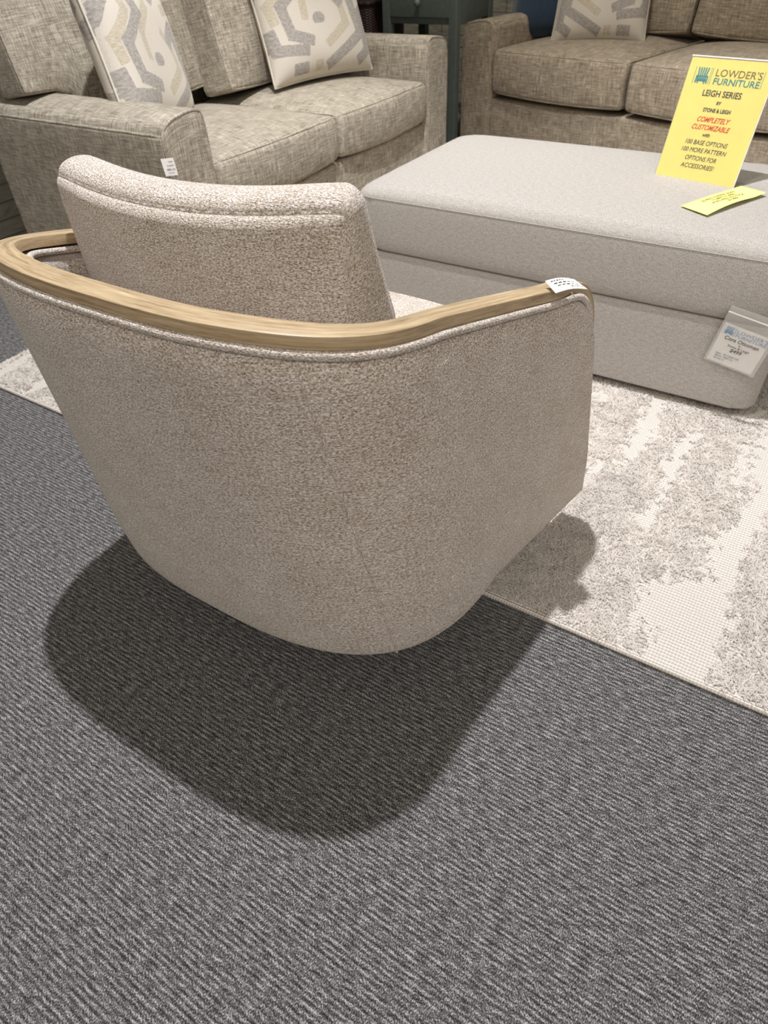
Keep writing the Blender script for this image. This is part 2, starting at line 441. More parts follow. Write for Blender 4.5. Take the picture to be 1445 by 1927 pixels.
# ------------------------------------------------------------------ rug
RX0, RX1, RY0, RY1 = -2.12, 1.9, .846, 3.2
def flat_mask(x, y):
    n = .52*vnoise(x*16+3, y*3.2+9, 1)+.26*vnoise(x*38, y*9, 2)+.22*vnoise(x*90, y*80, 3)
    return n > .635
rug = empty('area_rug', (RX0, RY0, 0))
tag(rug, 'cream and beige high-low shag rug under the ottoman, its edge running beneath the barrel chair', 'rug')
V, Fs, UV = box((RX1-RX0)/2, (RY1-RY0)/2, .004, (RX1-RX0)/2, (RY1-RY0)/2, .0038, .003)
mesh_obj('woven_backing', V, Fs, MRUG, rug, UV)
bl = []
for (x0, y0), (x1, y1) in (((0, 0), (RX1-RX0, 0)), ((RX1-RX0, 0), (RX1-RX0, RY1-RY0)), ((RX1-RX0, RY1-RY0), (0, RY1-RY0)), ((0, RY1-RY0), (0, 0))):
    for i in range(60): bl.append((lerp(x0, x1, i/60), lerp(y0, y1, i/60), .005))
mesh_obj('bound_edge', *(lambda t: (t[0], t[1], MRUG, rug, t[2]))(tube(bl, .0048, True, 8)))
def make_pile():
    step = .0031
    gx = np.arange(RX0+.006, 1.8, step); gy = np.arange(RY0+.008, RY1-.01, step)
    X, Y = np.meshgrid(gx, gy); X = X.ravel(); Y = Y.ravel()
    X = X+RNG.uniform(-.5, .5, X.shape)*step*1.2; Y = Y+RNG.uniform(-.5, .5, Y.shape)*step*1.2
    keep = ~flat_mask(X, Y)
    # nothing of the rug shows under the ottoman base or right behind it
    keep &= ~((X > -1.2) & (X < -.05) & (Y > 1.77))
    keep &= ~(((X+.7305)**2+(Y-.785)**2) < .215**2)
    keep &= ~((X < -1.74) & (Y > 1.48))
    far = ((Y > 2.0) & (X < .3)) | (X > 1.0) | (Y > 2.5)
    keep &= RNG.rand(len(X)) < np.where(far, .42, 1)
    keep &= ~((X > -1.95) & (X < -1.15) & (Y > 1.5) & (RNG.rand(len(X)) < .5))
    X = X[keep]; Y = Y[keep]; N = len(X)
    clump = vnoise(X*55, Y*55, 5); cl2 = vnoise(X*22, Y*22, 8)
    h = .0055+.0045*clump+.0025*cl2+RNG.uniform(-.001, .001, N)
    ang = 2*PI*(vnoise(X*42, Y*42, 11)*1.2+RNG.uniform(-.33, .33, N)); lean = h*(.8+.9*vnoise(X*40, Y*40, 13))
    w = RNG.uniform(.0009, .0016, N)*np.where(far[keep], 1.5, 1)
    wa = RNG.uniform(0, 2*PI, N); wx = np.cos(wa)*w; wy = np.sin(wa)*w
    dx = np.cos(ang)*lean; dy = np.sin(ang)*lean
    z0 = np.full(N, .006)
    P = np.empty((N, 5, 3), np.float32)
    P[:, 0] = np.stack([X-wx, Y-wy, z0], 1); P[:, 1] = np.stack([X+wx, Y+wy, z0], 1)
    P[:, 2] = np.stack([X+wx*.9+dx*.35, Y+wy*.9+dy*.35, z0+h*.68], 1); P[:, 3] = np.stack([X-wx*.9+dx*.35, Y-wy*.9+dy*.35, z0+h*.68], 1)
    P[:, 4] = np.stack([X+dx, Y+dy, z0+h*.98], 1)
    P[:, :, 0] -= RX0; P[:, :, 1] -= RY0
    me = bpy.data.meshes.new('shag_pile')
    me.vertices.add(N*5); me.vertices.foreach_set('co', P.ravel())
    base = (np.arange(N)*5)[:, None]
    loops = (base+np.array([[0, 1, 2, 3, 3, 2, 4]])).ravel().astype(np.int32)
    me.loops.add(N*7); me.loops.foreach_set('vertex_index', loops)
    me.polygons.add(N*2)
    st = ((np.arange(N)*7)[:, None]+np.array([[0, 4]])).ravel().astype(np.int32)
    me.polygons.foreach_set('loop_start', st)
    me.update(calc_edges=True)
    t = np.clip(.35*vnoise(X*60, Y*60, 21)+.12*vnoise(X*7, Y*2.5, 23)+.55*RNG.rand(N), 0, 1)
    ta = np.repeat(t, 5)
    at = me.attributes.new('tint', 'FLOAT', 'POINT'); at.data.foreach_set('value', ta.astype(np.float32))
    me.materials.append(MPILE)
    o = bpy.data.objects.new('shag_pile', me); COL.objects.link(o); o.parent = rug; o['kind'] = 'stuff'
make_pile()

# ------------------------------------------------------------------ swivel chair
CX, CY = -.7305, .4547
def _poly(Wd, C, n, fl, D=.75, oy=0.0, ox=0.0):
    ph = np.linspace(0, PI/2, 200); x = Wd*np.sin(ph)**(2/n); y = C*(1-np.cos(ph)**(2/n))
    A = np.stack([x, y], 1); L = np.r_[0, np.cumsum(np.linalg.norm(np.diff(A, axis=0), axis=1))]
    t = np.linspace(0, L[-1], 61); A = np.stack([np.interp(t, L, x), np.interp(t, L, y)], 1)
    ys = np.linspace(C, D, 41)[1:]; B = np.stack([Wd+fl*(ys-C), ys], 1)
    return np.concatenate([A, B])+np.array([ox, oy])
PT = _poly(.3507, .2227, 3.03, .125); PB = _poly(.4128, .3422, 2.84, .157, .75, .0317, 0)
LL = np.r_[0, np.cumsum(np.linalg.norm(np.diff(PT, axis=0), axis=1))]
def _pt(l, h):
    a = abs(l); sg = 1 if l >= 0 else -1
    xt = np.interp(a, LL, PT[:, 0]); yt = np.interp(a, LL, PT[:, 1]); xb = np.interp(a, LL, PB[:, 0]); yb = np.interp(a, LL, PB[:, 1])
    return np.array([sg*lerp(xb, xt, h), lerp(yb, yt, h)])
def plan(l, h=1.0):
    p = _pt(l, h); a = _pt(l-.006, h); b = _pt(l+.006, h); t = (b-a)/np.linalg.norm(b-a)
    return p, np.array([t[1], -t[0]])
def l_at_y(y, h=1.0):
    ls = np.linspace(.3, LL[-1], 400); ys = [_pt(x, h)[1] for x in ls]; return float(np.interp(y, ys, ls))
LT, LB = l_at_y(.635), l_at_y(.69, 0)
def hh(z): return min(max((z-.08)/(.70-.08), 0), 1.1)
Z0, ZB, ZA, RC = .08, .700, .5677, .075
def top_curve():
    """boundary curve (l,z) from back centre over the arm, round the corner, with outward normal in (l,z)"""
    pts = []
    Le = LT-RC
    for i in range(61):
        l = Le*i/60; y = _pt(l, 1)[1]; t = min(max((y-.02)/.53, 0), 1)
        pts.append((l, ZB+(ZA-ZB)*t))
    zs = np.array([p[1] for p in pts]); zs = np.convolve(np.pad(zs, 4, 'edge'), np.ones(9)/9, 'valid'); pts = [(p[0], float(z)) for p, z in zip(pts, zs)]
    for i in range(1, 11):
        a = PI/2*i/10; pts.append((Le+RC*math.sin(a), ZA-RC+RC*math.cos(a)))
    return np.array(pts)
TC = top_curve(); NT_ = len(TC)
chair = empty('swivel_chair', (CX, CY, 0))
tag(chair, 'cream tweed barrel swivel chair with a bent oak rim, seen from behind in the foreground', 'chair')
def body_pt(l, z, inset, ztop):
    """outer surface point at plan length l, height z; inset >0 moves inwards"""
    p, n = plan(l, hh(z)); d = ztop-z; rt = .022
    o = 0
    if d < rt: o -= (rt-math.sqrt(max(rt*rt-(rt-d)**2, 0)))*.75
    o += .014*(1-(1-min(d/.045, 1))**2)*(.55+.45*min(max((z-Z0)/(ztop-Z0+1e-6), 0), 1))*min((z-Z0)/.1, 1)
    if z < Z0+.02: o -= .012*(1-(z-Z0)/.02)**2
    q = p+n*(o-inset)
    return (q[0], q[1], z)
TH = .052
def build_shell():
    V = []; UV_ = []; cols = []
    ts = list(range(NT_))
    side = [(1, k) for k in ts]
    allc = [(-1, k) for k in ts[::-1]]+[(1, k) for k in ts[1:]]
    NV = 34
    vs = np.linspace(0, 1, NV)
    vs = 1-(1-vs)**1.25
    grid = []
    U = 0; us = []
    for s, k in allc:
        lt, zt = TC[k]; zt = zt-.004
        lb = LB*(TC[k, 0]/LT)
        ring = []; uv = []
        for v in vs:
            l = lerp(lb, lt, v); z = lerp(Z0, zt, v)
            ring.append(body_pt(s*l, z, 0, zt)); uv.append((s*l, z))
        # over the top
        p, n = plan(s*lt, hh(zt))
        ring.append((*(p-n*.018), zt)); uv.append((s*lt, zt+.02)); ring.append((*(p-n*(TH-.012)), zt)); uv.append((s*lt, zt+.045))
        for v in vs[::-1][2:]:
            l = lerp(lb, lt, v); z = lerp(Z0, zt, v)
            p, n = plan(s*l, hh(z)); d = zt-z; o = .012*(1-min(d/.02, 1))
            q = p-n*(TH-o); ring.append((q[0], q[1], z)); uv.append((s*l, .1+2*zt-z))
        grid.append(ring); us.append(uv)
    nr = len(grid[0]); Fs = []; UV = []
    for r_ in grid: V += r_
    for i in range(len(grid)-1):
        for j in range(nr):
            j2 = (j+1) % nr
            Fs.append((i*nr+j, (i+1)*nr+j, (i+1)*nr+j2, i*nr+j2))
            a, b, c, d = us[i][j], us[i+1][j], us[i+1][j2], us[i][j2]
            if j2 == 0: c = (c[0], a[1]); d = (d[0], a[1])
            UV += [a, b, c, d]
    # front caps: strips across
    half = NV+1
    for i, fl in ((0, True), (len(grid)-1, False)):
        b = i*nr
        for j in range(half-1):
            k1 = nr-1-j; k2 = nr-2-j
            if k2 < j+1: break
            f = (b+j, b+j+1, b+k2, b+k1)
            if fl: f = f[::-1]
            Fs.append(f); UV += [(V[x][0], V[x][2]) for x in f]
    return mesh_obj('upholstered_shell', V, Fs, MC, chair, UV)
shell = build_shell()
# curve points in 3D for rim and piping
def curve_frames(end_extra=.30):
    out = []
    pts = [tuple(p) for p in TC]
    # continue down the leaning front edge
    l0, z0 = TC[-1]; n = 14
    for i in range(1, n+1):
        z = z0-end_extra*i/n; l = lerp(LT, LB, (z0-z)/(z0-Z0)); pts.append((l, z))
    pts = np.array(pts); N = len(pts)
    fr = []
    for i in range(N):
        a = pts[max(i-1, 0)]; b = pts[min(i+1, N-1)]; t = (b-a)/np.linalg.norm(b-a); fr.append((pts[i], np.array([-t[1], t[0]])))
    res = []
    for s in (-1, 1):
        half = []
        for (l, z), nn in fr:
            p, n = plan(s*l, hh(z)); p2, _ = plan(s*(l+.01), hh(z)); p1, _ = plan(s*(l-.01), hh(z))
            tl = (p2-p1); tl = tl/np.linalg.norm(tl)
            up = np.array([tl[0]*nn[0], tl[1]*nn[0], nn[1]])
            half.append((np.array([p[0], p[1], z]), np.array([n[0], n[1], 0.0]), up))
        res.append(half)
    return res[0][::-1]+res[1][1:]
FR = curve_frames()
def rim():
    sec = []
    t0, t1 = .002, .0185; o0, o1 = .002, -.034; b = .0025
    sec = [(o0, t0), (o0, t1-b), (o0-b*.3, t1-b*.3), (o0-b, t1), (o1+b, t1), (o1+b*.3, t1-b*.3), (o1, t1-b), (o1, t0)]
    V = []; L = 0; Ls = []
    for i, (p, n, up) in enumerate(FR):
        if i: L += np.linalg.norm(p-FR[i-1][0])
        Ls.append(L)
        # taper the rail where it runs down the front edge
        for o, t in sec: V.append(p+n*o+up*t)
    m = len(sec); Fs = []; UV = []
    per = [0]
    for k in range(m): per.append(per[-1]+math.dist(sec[k], sec[(k+1) % m]))
    for i in range(len(FR)-1):
        for k in range(m):
            k2 = (k+1) % m; Fs.append((i*m+k, i*m+k2, (i+1)*m+k2, (i+1)*m+k))
            UV += [(Ls[i], per[k]), (Ls[i], per[k+1]), (Ls[i+1], per[k+1]), (Ls[i+1], per[k])]
    Fs.append(tuple(range(m))[::-1]); UV += [(0, 0)]*m
    N = len(FR)-1; Fs.append(tuple(range(N*m, N*m+m))); UV += [(0, 0)]*m
    o = mesh_obj('wooden_rim', V, Fs, MW, chair, UV, True)
    return o
rim_o = rim()
tag(rim_o, 'bent oak rail running along the top of the shell')
def shade_flat_by_angle(o, ang=35):
    me = o.data; bm = bmesh.new(); bm.from_mesh(me)
    bm.normal_update()
    for e in bm.edges:
        if len(e.link_faces) == 2 and e.calc_face_angle(0) > math.radians(ang): e.smooth = False
    bm.to_mesh(me); bm.free()
shade_flat_by_angle(rim_o, 30)
pp = [p+n*.004+up*(-.004) for p, n, up in FR]
mesh_obj('outer_piping', *(lambda t: (t[0], t[1], MC, chair, t[2]))(tube(pp, .0060, False, 10)))
pp = [p-n*(TH-.006)+up*(-.004) for p, n, up in FR]
mesh_obj('inner_piping', *(lambda t: (t[0], t[1], MC, chair, t[2]))(tube(pp, .005, False, 10)))
# body seams where side and back panels meet
for s in (-1, 1):
    pts = []
    ls = float(np.interp(.275, PT[:60, 0], LL[:60]))
    for i in range(40):
        v = i/39; z = lerp(Z0+.001, .676, v); x = body_pt(s*ls, z, .0008, .69); pts.append(x)
    mesh_obj('panel_seam', *(lambda t: (t[0], t[1], MC, chair, t[2]))(tube(pts, .0028, False, 6)))
# seat base, seat cushion
def seat_plan(y_front, inset, n=40, bulge=.04):
    pts = []
    for i in range(-n, n+1):
        l = LB*1.0*i/n; p, nn = plan(l, .5); q = p-nn*inset; pts.append((q[0], min(q[1], y_front)))
    return pts
def prism(poly, z0, z1, re, crown=0, layers=8):
    """rounded prism from a closed outline, with a crowned top"""
    P = np.array(poly); c = P.mean(axis=0); n = len(P); V = []; rings = []
    prof = [(re, 0)]
    for i in range(1, 5): a = PI/2*i/4; prof.append((re*(1-math.sin(a)), re*(1-math.cos(a))))
    prof += [(0, (z1-z0)-re)]
    for i in range(1, 5): a = PI/2*i/4; prof.append((re*(1-math.cos(a)), (z1-z0)-re+re*math.sin(a)))
    size = np.abs(P-c).max()
    for ins, dz in prof:
        f = 1-ins/size; rings.append([(c[0]+(x-c[0])*f, c[1]+(y-c[1])*f, z0+dz) for x, y in P])
    f0 = 1-prof[-1][0]/size
    for k in range(1, layers):
        f = f0*(1-k/layers); rings.append([(c[0]+(x-c[0])*f, c[1]+(y-c[1])*f, z1+crown*(1-(1-k/layers)**2)) for x, y in P])
    for r_ in rings: V += r_
    V.append((c[0], c[1], z1+crown)); V.append((c[0], c[1], z0))
    Fs = []; UV = []
    per = np.r_[0, np.cumsum(np.linalg.norm(np.diff(np.vstack([P, P[:1]]), axis=0), axis=1))]
    np_ = len(prof)
    for i in range(len(rings)-1):
        for k in range(n):
            k2 = (k+1) % n; f = (i*n+k, i*n+k2, (i+1)*n+k2, (i+1)*n+k); Fs.append(f)
            if i < np_-3: UV += [(per[k], V[f[0]][2]), (per[k+1], V[f[1]][2]), (per[k+1], V[f[2]][2]), (per[k], V[f[3]][2])]
            else: UV += [V[x][:2] for x in f]
    b = (len(rings)-1)*n
    for k in range(n):
        f = (b+k, b+(k+1) % n, len(V)-2); Fs.append(f); UV += [V[x][:2] for x in f]
        f = ((k+1) % n, k, len(V)-1); Fs.append(f); UV += [V[x][:2] for x in f]
    return V, Fs, UV
def densify(poly, n=120):
    P = np.array(poly+[poly[0]]); L = np.r_[0, np.cumsum(np.linalg.norm(np.diff(P, axis=0), axis=1))]
    t = np.linspace(0, L[-1], n, endpoint=False)
    return [(float(np.interp(x, L, P[:, 0])), float(np.interp(x, L, P[:, 1]))) for x in t]
def front_curve(pts, yf, bow):
    a, b = pts[-1], pts[0]
    out = [(lerp(a[0], b[0], i/20), lerp(a[1], b[1], i/20)+bow*math.sin(PI*i/20)) for i in range(1, 20)]
    return pts+out
sp_ = densify(front_curve(seat_plan(.60, TH+.004), .6, .02))
V, Fs, UV = prism(sp_, .082, .285, .012); mesh_obj('seat_base', V, Fs, MC, chair, UV)
sc = densify(front_curve(seat_plan(.74, TH+.008), .72, .06))
V, Fs, UV = prism(sc, .288, .435, .035, .022); seatc = mesh_obj('seat_cushion', V, Fs, MC, chair, UV)
ring = [(x*.965, .3+(y-.3)*.965, .429) for x, y in sc]
mesh_obj('seat_piping', *(lambda t: (t[0], t[1], MC, seatc, t[2]))(tube(ring, .004, True, 8)))
# swivel base
def disc(r, z0, z1, n=40, cy=.33):
    V = [(r*math.cos(2*PI*i/n), cy+r*math.sin(2*PI*i/n), z) for z in (z0, z1) for i in range(n)]
    Fs = [(i, (i+1) % n, n+(i+1) % n, n+i) for i in range(n)]+[tuple(range(n))[::-1], tuple(range(n, 2*n))]
    return V, Fs, [(0, 0)]*(4*n+2*n)
b = MB(); b.add(*disc(.20, .0095, .022)); b.add(*disc(.06, .022, .081)); b.build('swivel_base', MDARK, chair, False)
# back cushion
BA, BB, BC = .284, .041, .182
def bc_warp(out, P):
    u = P[:, 0]/BA; w = P[:, 2]/BC; fy = P[:, 1]/BB
    o = out.copy()
    puff = np.clip((1-u**4), 0, 1)*np.clip((1-w**4), 0, 1)
    o[:, 1] += np.where(fy > 0, .045, .018)*np.sign(fy)*np.abs(fy)*puff
    topm = np.clip(w, 0, 1)
    # crowned top that sags a little in the middle, with small ears at the corners
    o[:, 2] += topm*(.012*(np.cos(fy*PI/2))-.014*(1-np.abs(u)**2.2)-.006*np.abs(u)**10+.010*u)
    o[:, 0] *= 1-.10*topm*(fy+1)/2
    o[:, 1] += .075*(1-(w+1)/2)*(fy+1)/2
    o[:, 0] += np.sign(u)*(-.012)*(1-np.abs(u))*0+.006*np.sign(u)*np.abs(u)**6*np.cos(fy*PI/2)
    o[:, 0] *= 1-.05*(1-(w+1)/2)
    # bend around the shell and lean back
    o[:, 1] += .30*(o[:, 0]**2)*(1+.6*topm)
    o = rotx(o, -math.radians(-5))
    return o
V, Fs, UV, mp = softbox(BA, BB, BC, .022, (22, 6, 14), warp=bc_warp, k=7, groove=.0019)
CC = np.array([-.038, .222, .604])
bc = mesh_obj('back_cushion', V+CC, Fs, MC, chair, UV)
for sy in (-1, 1):
    loop = [(x, sy*BB, z) for x, z, _ in rect_loop(BA, BC, 0, 26)]
    Pp = mp(loop)+CC
    mesh_obj('welt_seam', *(lambda t: (t[0], t[1], MC, bc, t[2]))(tube(Pp, .0012, True, 6)))
# loose thread on the shell
th = []
for i in range(16):
    t = i/15; x = body_pt(lerp(-.10, -.03, t), .690-.010*t, 0, .69); th.append((x[0], x[1]-.004-.007*math.sin(PI*t), x[2]+.004*math.sin(PI*t*1.3)))
mesh_obj('loose_thread', *(lambda t: (t[0], t[1], MTHR, chair, t[2]))(tube(th, .0005, False, 5)))

# ------------------------------------------------------------------ ottoman
OX0, OX1, OY0, OY1 = -1.235, -.015, 1.715, 2.385
ott = empty('ottoman', ((OX0+OX1)/2, (OY0+OY1)/2, 0))
tag(ott, 'large light grey fabric cocktail ottoman holding the yellow sign, on the shag rug', 'ottoman')
oa, ob_ = (OX1-OX0)/2, (OY1-OY0)/2
V, Fs, UV, _ = softbox(oa-.004, ob_-.004, .115, .008, (26, 18, 5), R=.055)
mesh_obj('base', V+np.array([0, 0, .147]), Fs, MO, ott, UV)
def ow(out, P):
    o = out.copy(); u = P[:, 0]/oa; v = P[:, 1]/ob_; w = P[:, 2]/.096
    o[:, 2] += np.clip(w, 0, 1)*.012*(1-u**4)*(1-v**4)
    side = np.maximum(np.abs(u), np.abs(v)); g = 1+.010*(1-w**2)*(side > .9)
    o[:, 0] *= g; o[:, 1] *= g
    return o
V, Fs, UV, mp = softbox(oa, ob_, .096, .034, (30, 22, 6), R=.06, warp=ow)
oc = mesh_obj('top_cushion', V+np.array([0, 0, .354]), Fs, MO, ott, UV)
Pp = mp(rect_loop(oa, ob_, .096-.034+.004, 40))+np.array([0, 0, .354])
mesh_obj('stitched_seam', *(lambda t: (t[0], t[1], MO, oc, t[2]))(tube(Pp, .0013, True, 6)))
for s in ((-1, -1), (1, -1), (1, 1), (-1, 1)):
    pts = [( (oa-.02)*s[0], (ob_-.018)*s[1], z) for z in (.04, .15, .25)]
    mesh_obj('foot', *(lambda t: (t[0], t[1], MLEG, ott, t[2]))(box(s[0]*(oa-.1), s[1]*(ob_-.1), .021, .03, .03, .0125, .004)))

# ------------------------------------------------------------------ sign on the ottoman
SA = Vector((-.473, 2.111, .460)); SB = Vector((-.260, 2.073, .460))
sw = (SB-SA).normalized(); back = Vector((-sw.y, sw.x, 0)); lean = math.radians(17)
sup = (Vector((0, 0, 1))*math.cos(lean)+back*math.sin(lean)).normalized(); snorm = sw.cross(sup)
SW, SH = .216, .279
sign = empty('sign_holder', SA)
tag(sign, 'slanted clear sign holder with a yellow printed sheet standing on the grey ottoman', 'sign')
def plate(o, ux, uy, nz, x0, x1, y0, y1, t0, t1):
    V = [tuple(o+ux*x+uy*y+nz*t) for t in (t0, t1) for y in (y0, y1) for x in (x0, x1)]
    Fs = [(0, 2, 3, 1), (4, 5, 7, 6), (0, 1, 5, 4), (2, 6, 7, 3), (0, 4, 6, 2), (1, 3, 7, 5)]
    return V, Fs, [(0, 0)]*24
O0 = Vector((0, 0, 0))
b = MB(); b.add(*plate(O0, sw, sup, snorm, -.002, SW+.002, 0, SH+.002, .0014, .0026)); b.add(*plate(O0, sw, sup, snorm, -.002, SW+.002, 0, SH+.002, -.0022, -.0008))
b.add(*plate(O0, sw, back, Vector((0, 0, 1)), -.002, SW+.002, 0, .09, .0, .002))
b.build('acrylic_holder', MACR, sign, False)
b = MB(); b.add(*plate(O0, sw, sup, snorm, -.002, SW+.002, SH+.002, SH+.0045, -.0022, .0022)); b.add(*plate(O0, sw, sup, snorm, SW+.001, SW+.0028, 0, SH, -.0022, .0022))
b.build('polished_edge', MWHITE, sign, False)
b = MB(); b.add(*plate(O0, sw, sup, snorm, 0, SW, .0006, SH, -.0006, .0004)); paper = b.build('yellow_paper', MYEL, sign, False)
po = snorm*.0006
def T(lines, name, mat): return text_mesh(lines, name, mat, paper, po, sw, sup)
C_ = .108
T([("LOWDER'S", .072, .2415, .0225, 'LEFT', 0, 0, .116)], 'shop_name', MINKG)
T([("FURNITURE", .072, .2235, .0205, 'LEFT', 0, .0002, .116)], 'shop_name', MINKT)
T([("LEIGH SERIES", C_-.002, .197, .0195, 'CENTER', 0, .0003, .100)], 'printed_text', MINK)
T([("BY", C_-.002, .180, .010, 'CENTER', 0, .0003, 0), ("STONE & LEIGH", C_, .1625, .012, 'CENTER', 0, .0003, .072), ("with", C_-.006, .1065, .0115, 'CENTER', .1, .0002, 0)], 'printed_text', MINK)
T([("COMPLETELY", C_-.003, .1395, .0165, 'CENTER', .35, .0002, .086), ("CUSTOMIZABLE", C_-.003, .1215, .0165, 'CENTER', .35, .0002, .100)], 'red_text', MINKR)
T([("100 BASE OPTIONS", C_, .0865, .0155, 'CENTER', .2, 0, .112), ("100 MORE PATTERN", C_, .0685, .0155, 'CENTER', .2, 0, .120), ("OPTIONS FOR", C_, .0495, .0155, 'CENTER', .2, 0, .084), ("ACCESSORIES!", C_-.002, .031, .0155, 'CENTER', .2, 0, .090)], 'printed_text', MINK)
def logo(o, ux, uy, nz, x, y, s, mat_line, mat_chair_, parent, xr):
    for xx in (x, x+.040*s, x+.044*s, xr):
        b = MB(); b.add(*plate(o, ux, uy, nz, xx, xx+.0009*s, y, y+.037*s, .0, .0003)); b.build('logo_bar', mat_line, parent, False)
    b = MB()
    for k in range(5): # fan-back garden chair
        x0 = x+.010*s+k*.0045*s-(k-2)*.07*(y+.011*s); b.add(*plate(o, ux, uy+ux*(k-2)*.07, nz, x0, x0+.0034*s, y+.011*s, y+.036*s, 0, .0003))
    b.add(*plate(o, ux, uy, nz, x+.006*s, x+.037*s, y+.0155*s, y+.018*s, 0, .0004))
    b.add(*plate(o, ux, uy, nz, x+.010*s, x+.033*s, y+.006*s, y+.012*s, 0, .0004))
    for xx in (.006, .0335): b.add(*plate(o, ux, uy, nz, x+xx*s, x+(xx+.0035)*s, y+.002*s, y+.018*s, 0, .0004))
    for xx in (.012, .028): b.add(*plate(o, ux, uy, nz, x+xx*s, x+(xx+.003)*s, y+.001*s, y+.008*s, 0, .0004))
    b.build('logo_chair', mat_chair_, parent, False)
logo(po, sw, sup, snorm, .019, .2215, 1.02, MINKT, MINKT, paper, .193)

# yellow slip lying beside the sign
nc = [Vector(p) for p in ((-.341, 1.868, 0), (-.268, 1.827, 0), (-.174, 2.044, 0), (-.241, 2.075, 0))]
no = Vector((-.26, 1.95, .463))
V = []; nU, nV = 24, 6
for i in range(nU+1):
    u = i/nU
    for j in range(nV+1):
        v = j/nV; p = nc[0].lerp(nc[3], u).lerp(nc[1].lerp(nc[2], u), v)
        z = .0016+.009*math.sin(PI*min(u*1.3, 1))*(.3+.7*v)*.6+.004*u
        V.append((p.x-no.x, p.y-no.y, z))
Fs = [(i*(nV+1)+j, i*(nV+1)+j+1, (i+1)*(nV+1)+j+1, (i+1)*(nV+1)+j) for i in range(nU) for j in range(nV)]
note = mesh_obj('paper_slip', V, Fs, MYEL2, None, [(0, 0)]*4*len(Fs)); note.location = no
sol = note.modifiers.new('t', 'SOLIDIFY'); sol.thickness = .0004
tag(note, 'small curled pale yellow paper slip lying flat on the ottoman before the sign', 'paper')
nu = (nc[3]-nc[0]).normalized(); nv_ = (nc[0]-nc[1]).normalized(); nv_ = (nv_-nu*nv_.dot(nu)).normalized()
mid = (nc[0]+nc[1]+nc[2]+nc[3])/4-no
mid.z = .0092
ntl = [text_mesh([l_], 'printed_text', MINKG, note, mid, nu, nv_) for l_ in [("QUEEN SLEEPER SOFA", 0, .017, .0115, 'CENTER', .1, .0002, .125), ("TO MATCH SERIES", .004, .004, .0115, 'CENTER', .1, .0002, .085), ("AVAILABLE IN STOCK", .006, -.009, .0115, 'CENTER', .1, .0002, .12), ("$1299", .006, -.022, .0115, 'CENTER', .1, .0002, .04)]]
for v in [v for t_ in ntl for v in t_.data.vertices]:
    # follow the paper's curl
    p = Vector(v.co)+no; d = p-nc[0]; d.z = 0; u = max(0, min(1, d.dot(nu)/(nc[3]-nc[0]).length)); w = max(0, min(1, -(d.dot(nv_))/(nc[0]-nc[1]).length))
    v.co.z = .0016+.009*math.sin(PI*min(u*1.3, 1))*(.3+.7*w)*.6+.004*u+.0014

# price card in a sleeve on the ottoman front corner
pc = empty('price_tag', (-.10, 1.70, .25))
tag(pc, 'white price card in a clear plastic sleeve hanging on the corner of the grey ottoman', 'price tag')
ty = 1.702
import_pts = {}
cx_, rt_ = Vector((.109, 0, -.022)).normalized(), None
ux = Vector((.985, 0, -.17)).normalized(); uy = Vector((.17, -.06, .985)).normalized(); nz = ux.cross(uy)
og = Vector((-.160, 1.694, .173))-pc.location
cw, chh = .110, .105
b = MB(); b.add(*plate(og, ux, uy, nz, 0, cw, 0, chh, -.0004, .0004)); card = b.build('card', MWHITE, pc, False)
b = MB(); b.add(*plate(og, ux, uy, nz, -.006, cw+.008, -.004, chh+.045, -.0012, -.0007)); b.add(*plate(og, ux, uy, nz, -.006, cw+.008, -.004, chh+.045, .0009, .0013))
b.build('clear_sleeve', MSLV, pc, False)
b = MB(); b.add(*plate(og, ux, uy, nz, -.006, cw+.008, chh+.027, chh+.030, .0013, .0022)); b.build('zip_strip', MWHITE, pc, False)
co = og+nz*.0006
text_mesh([("LOWDER'S", .034, .0885, .0125, 'LEFT', 0, 0, .072)], 'shop_name', MINKL, card, co, ux, uy)
text_mesh([("FURNITURE", .034, .0785, .0115, 'LEFT', 0, 0, .072)], 'shop_name', MINKB, card, co, ux, uy)
text_mesh([("Cora Ottoman", .055, .0655, .0135, 'CENTER', .1, .0002, .082), ("$499", .053, .038, .0135, 'CENTER', .15, .0003, 0)], 'printed_text', MINK, card, co, ux, uy)
text_mesh([("BY", .055, .0575, .006, 'CENTER', 0, 0, 0), ("Stone & Leigh", .055, .0495, .009, 'CENTER', .1, 0, .052)], 'printed_text', MINK, card, co, ux, uy)
text_mesh([("Item:  ZS15200-CM", .012, .023, .0068, 'LEFT', .1, 0, .056), ("Fabric: 4507 Pu", .012, .016, .0068, 'LEFT', .1, 0, .044), ("Grade: C", .012, .009, .0068, 'LEFT', .1, 0, .026)], 'printed_text', MINKL, card, co, ux, uy)
logo(co, ux, uy, nz, .004, .0775, .62, MINKB, MINKB, card, .1075)

# small tag hanging on the chair arm
TAGP = ((-.350, .978, .609), (-.319, .944, .609), (-.288, 1.003, .598), (-.318, 1.024, .600))
ct = empty('hang_tag', (-.335, .98, .60))
tag(ct, 'little white printed tag on a string resting on the end of the oak armrest', 'tag')
q = [Vector(p) for p in TAGP]
V = []; n1, n2 = 10, 6
for i in range(n1+1):
    for j in range(n2+1):
        u, v = i/n1, j/n2; p = q[0].lerp(q[3], u).lerp(q[1].lerp(q[2], u), v)-ct.location; p.z += .004*math.sin(PI*u); V.append(tuple(p))
Fs = [(i*(n2+1)+j, i*(n2+1)+j+1, (i+1)*(n2+1)+j+1, (i+1)*(n2+1)+j) for i in range(n1) for j in range(n2)]
tc = mesh_obj('card', V, Fs, MWHITE, ct, [(0, 0)]*4*len(Fs)); sl = tc.modifiers.new('t', 'SOLIDIFY'); sl.thickness = .0004
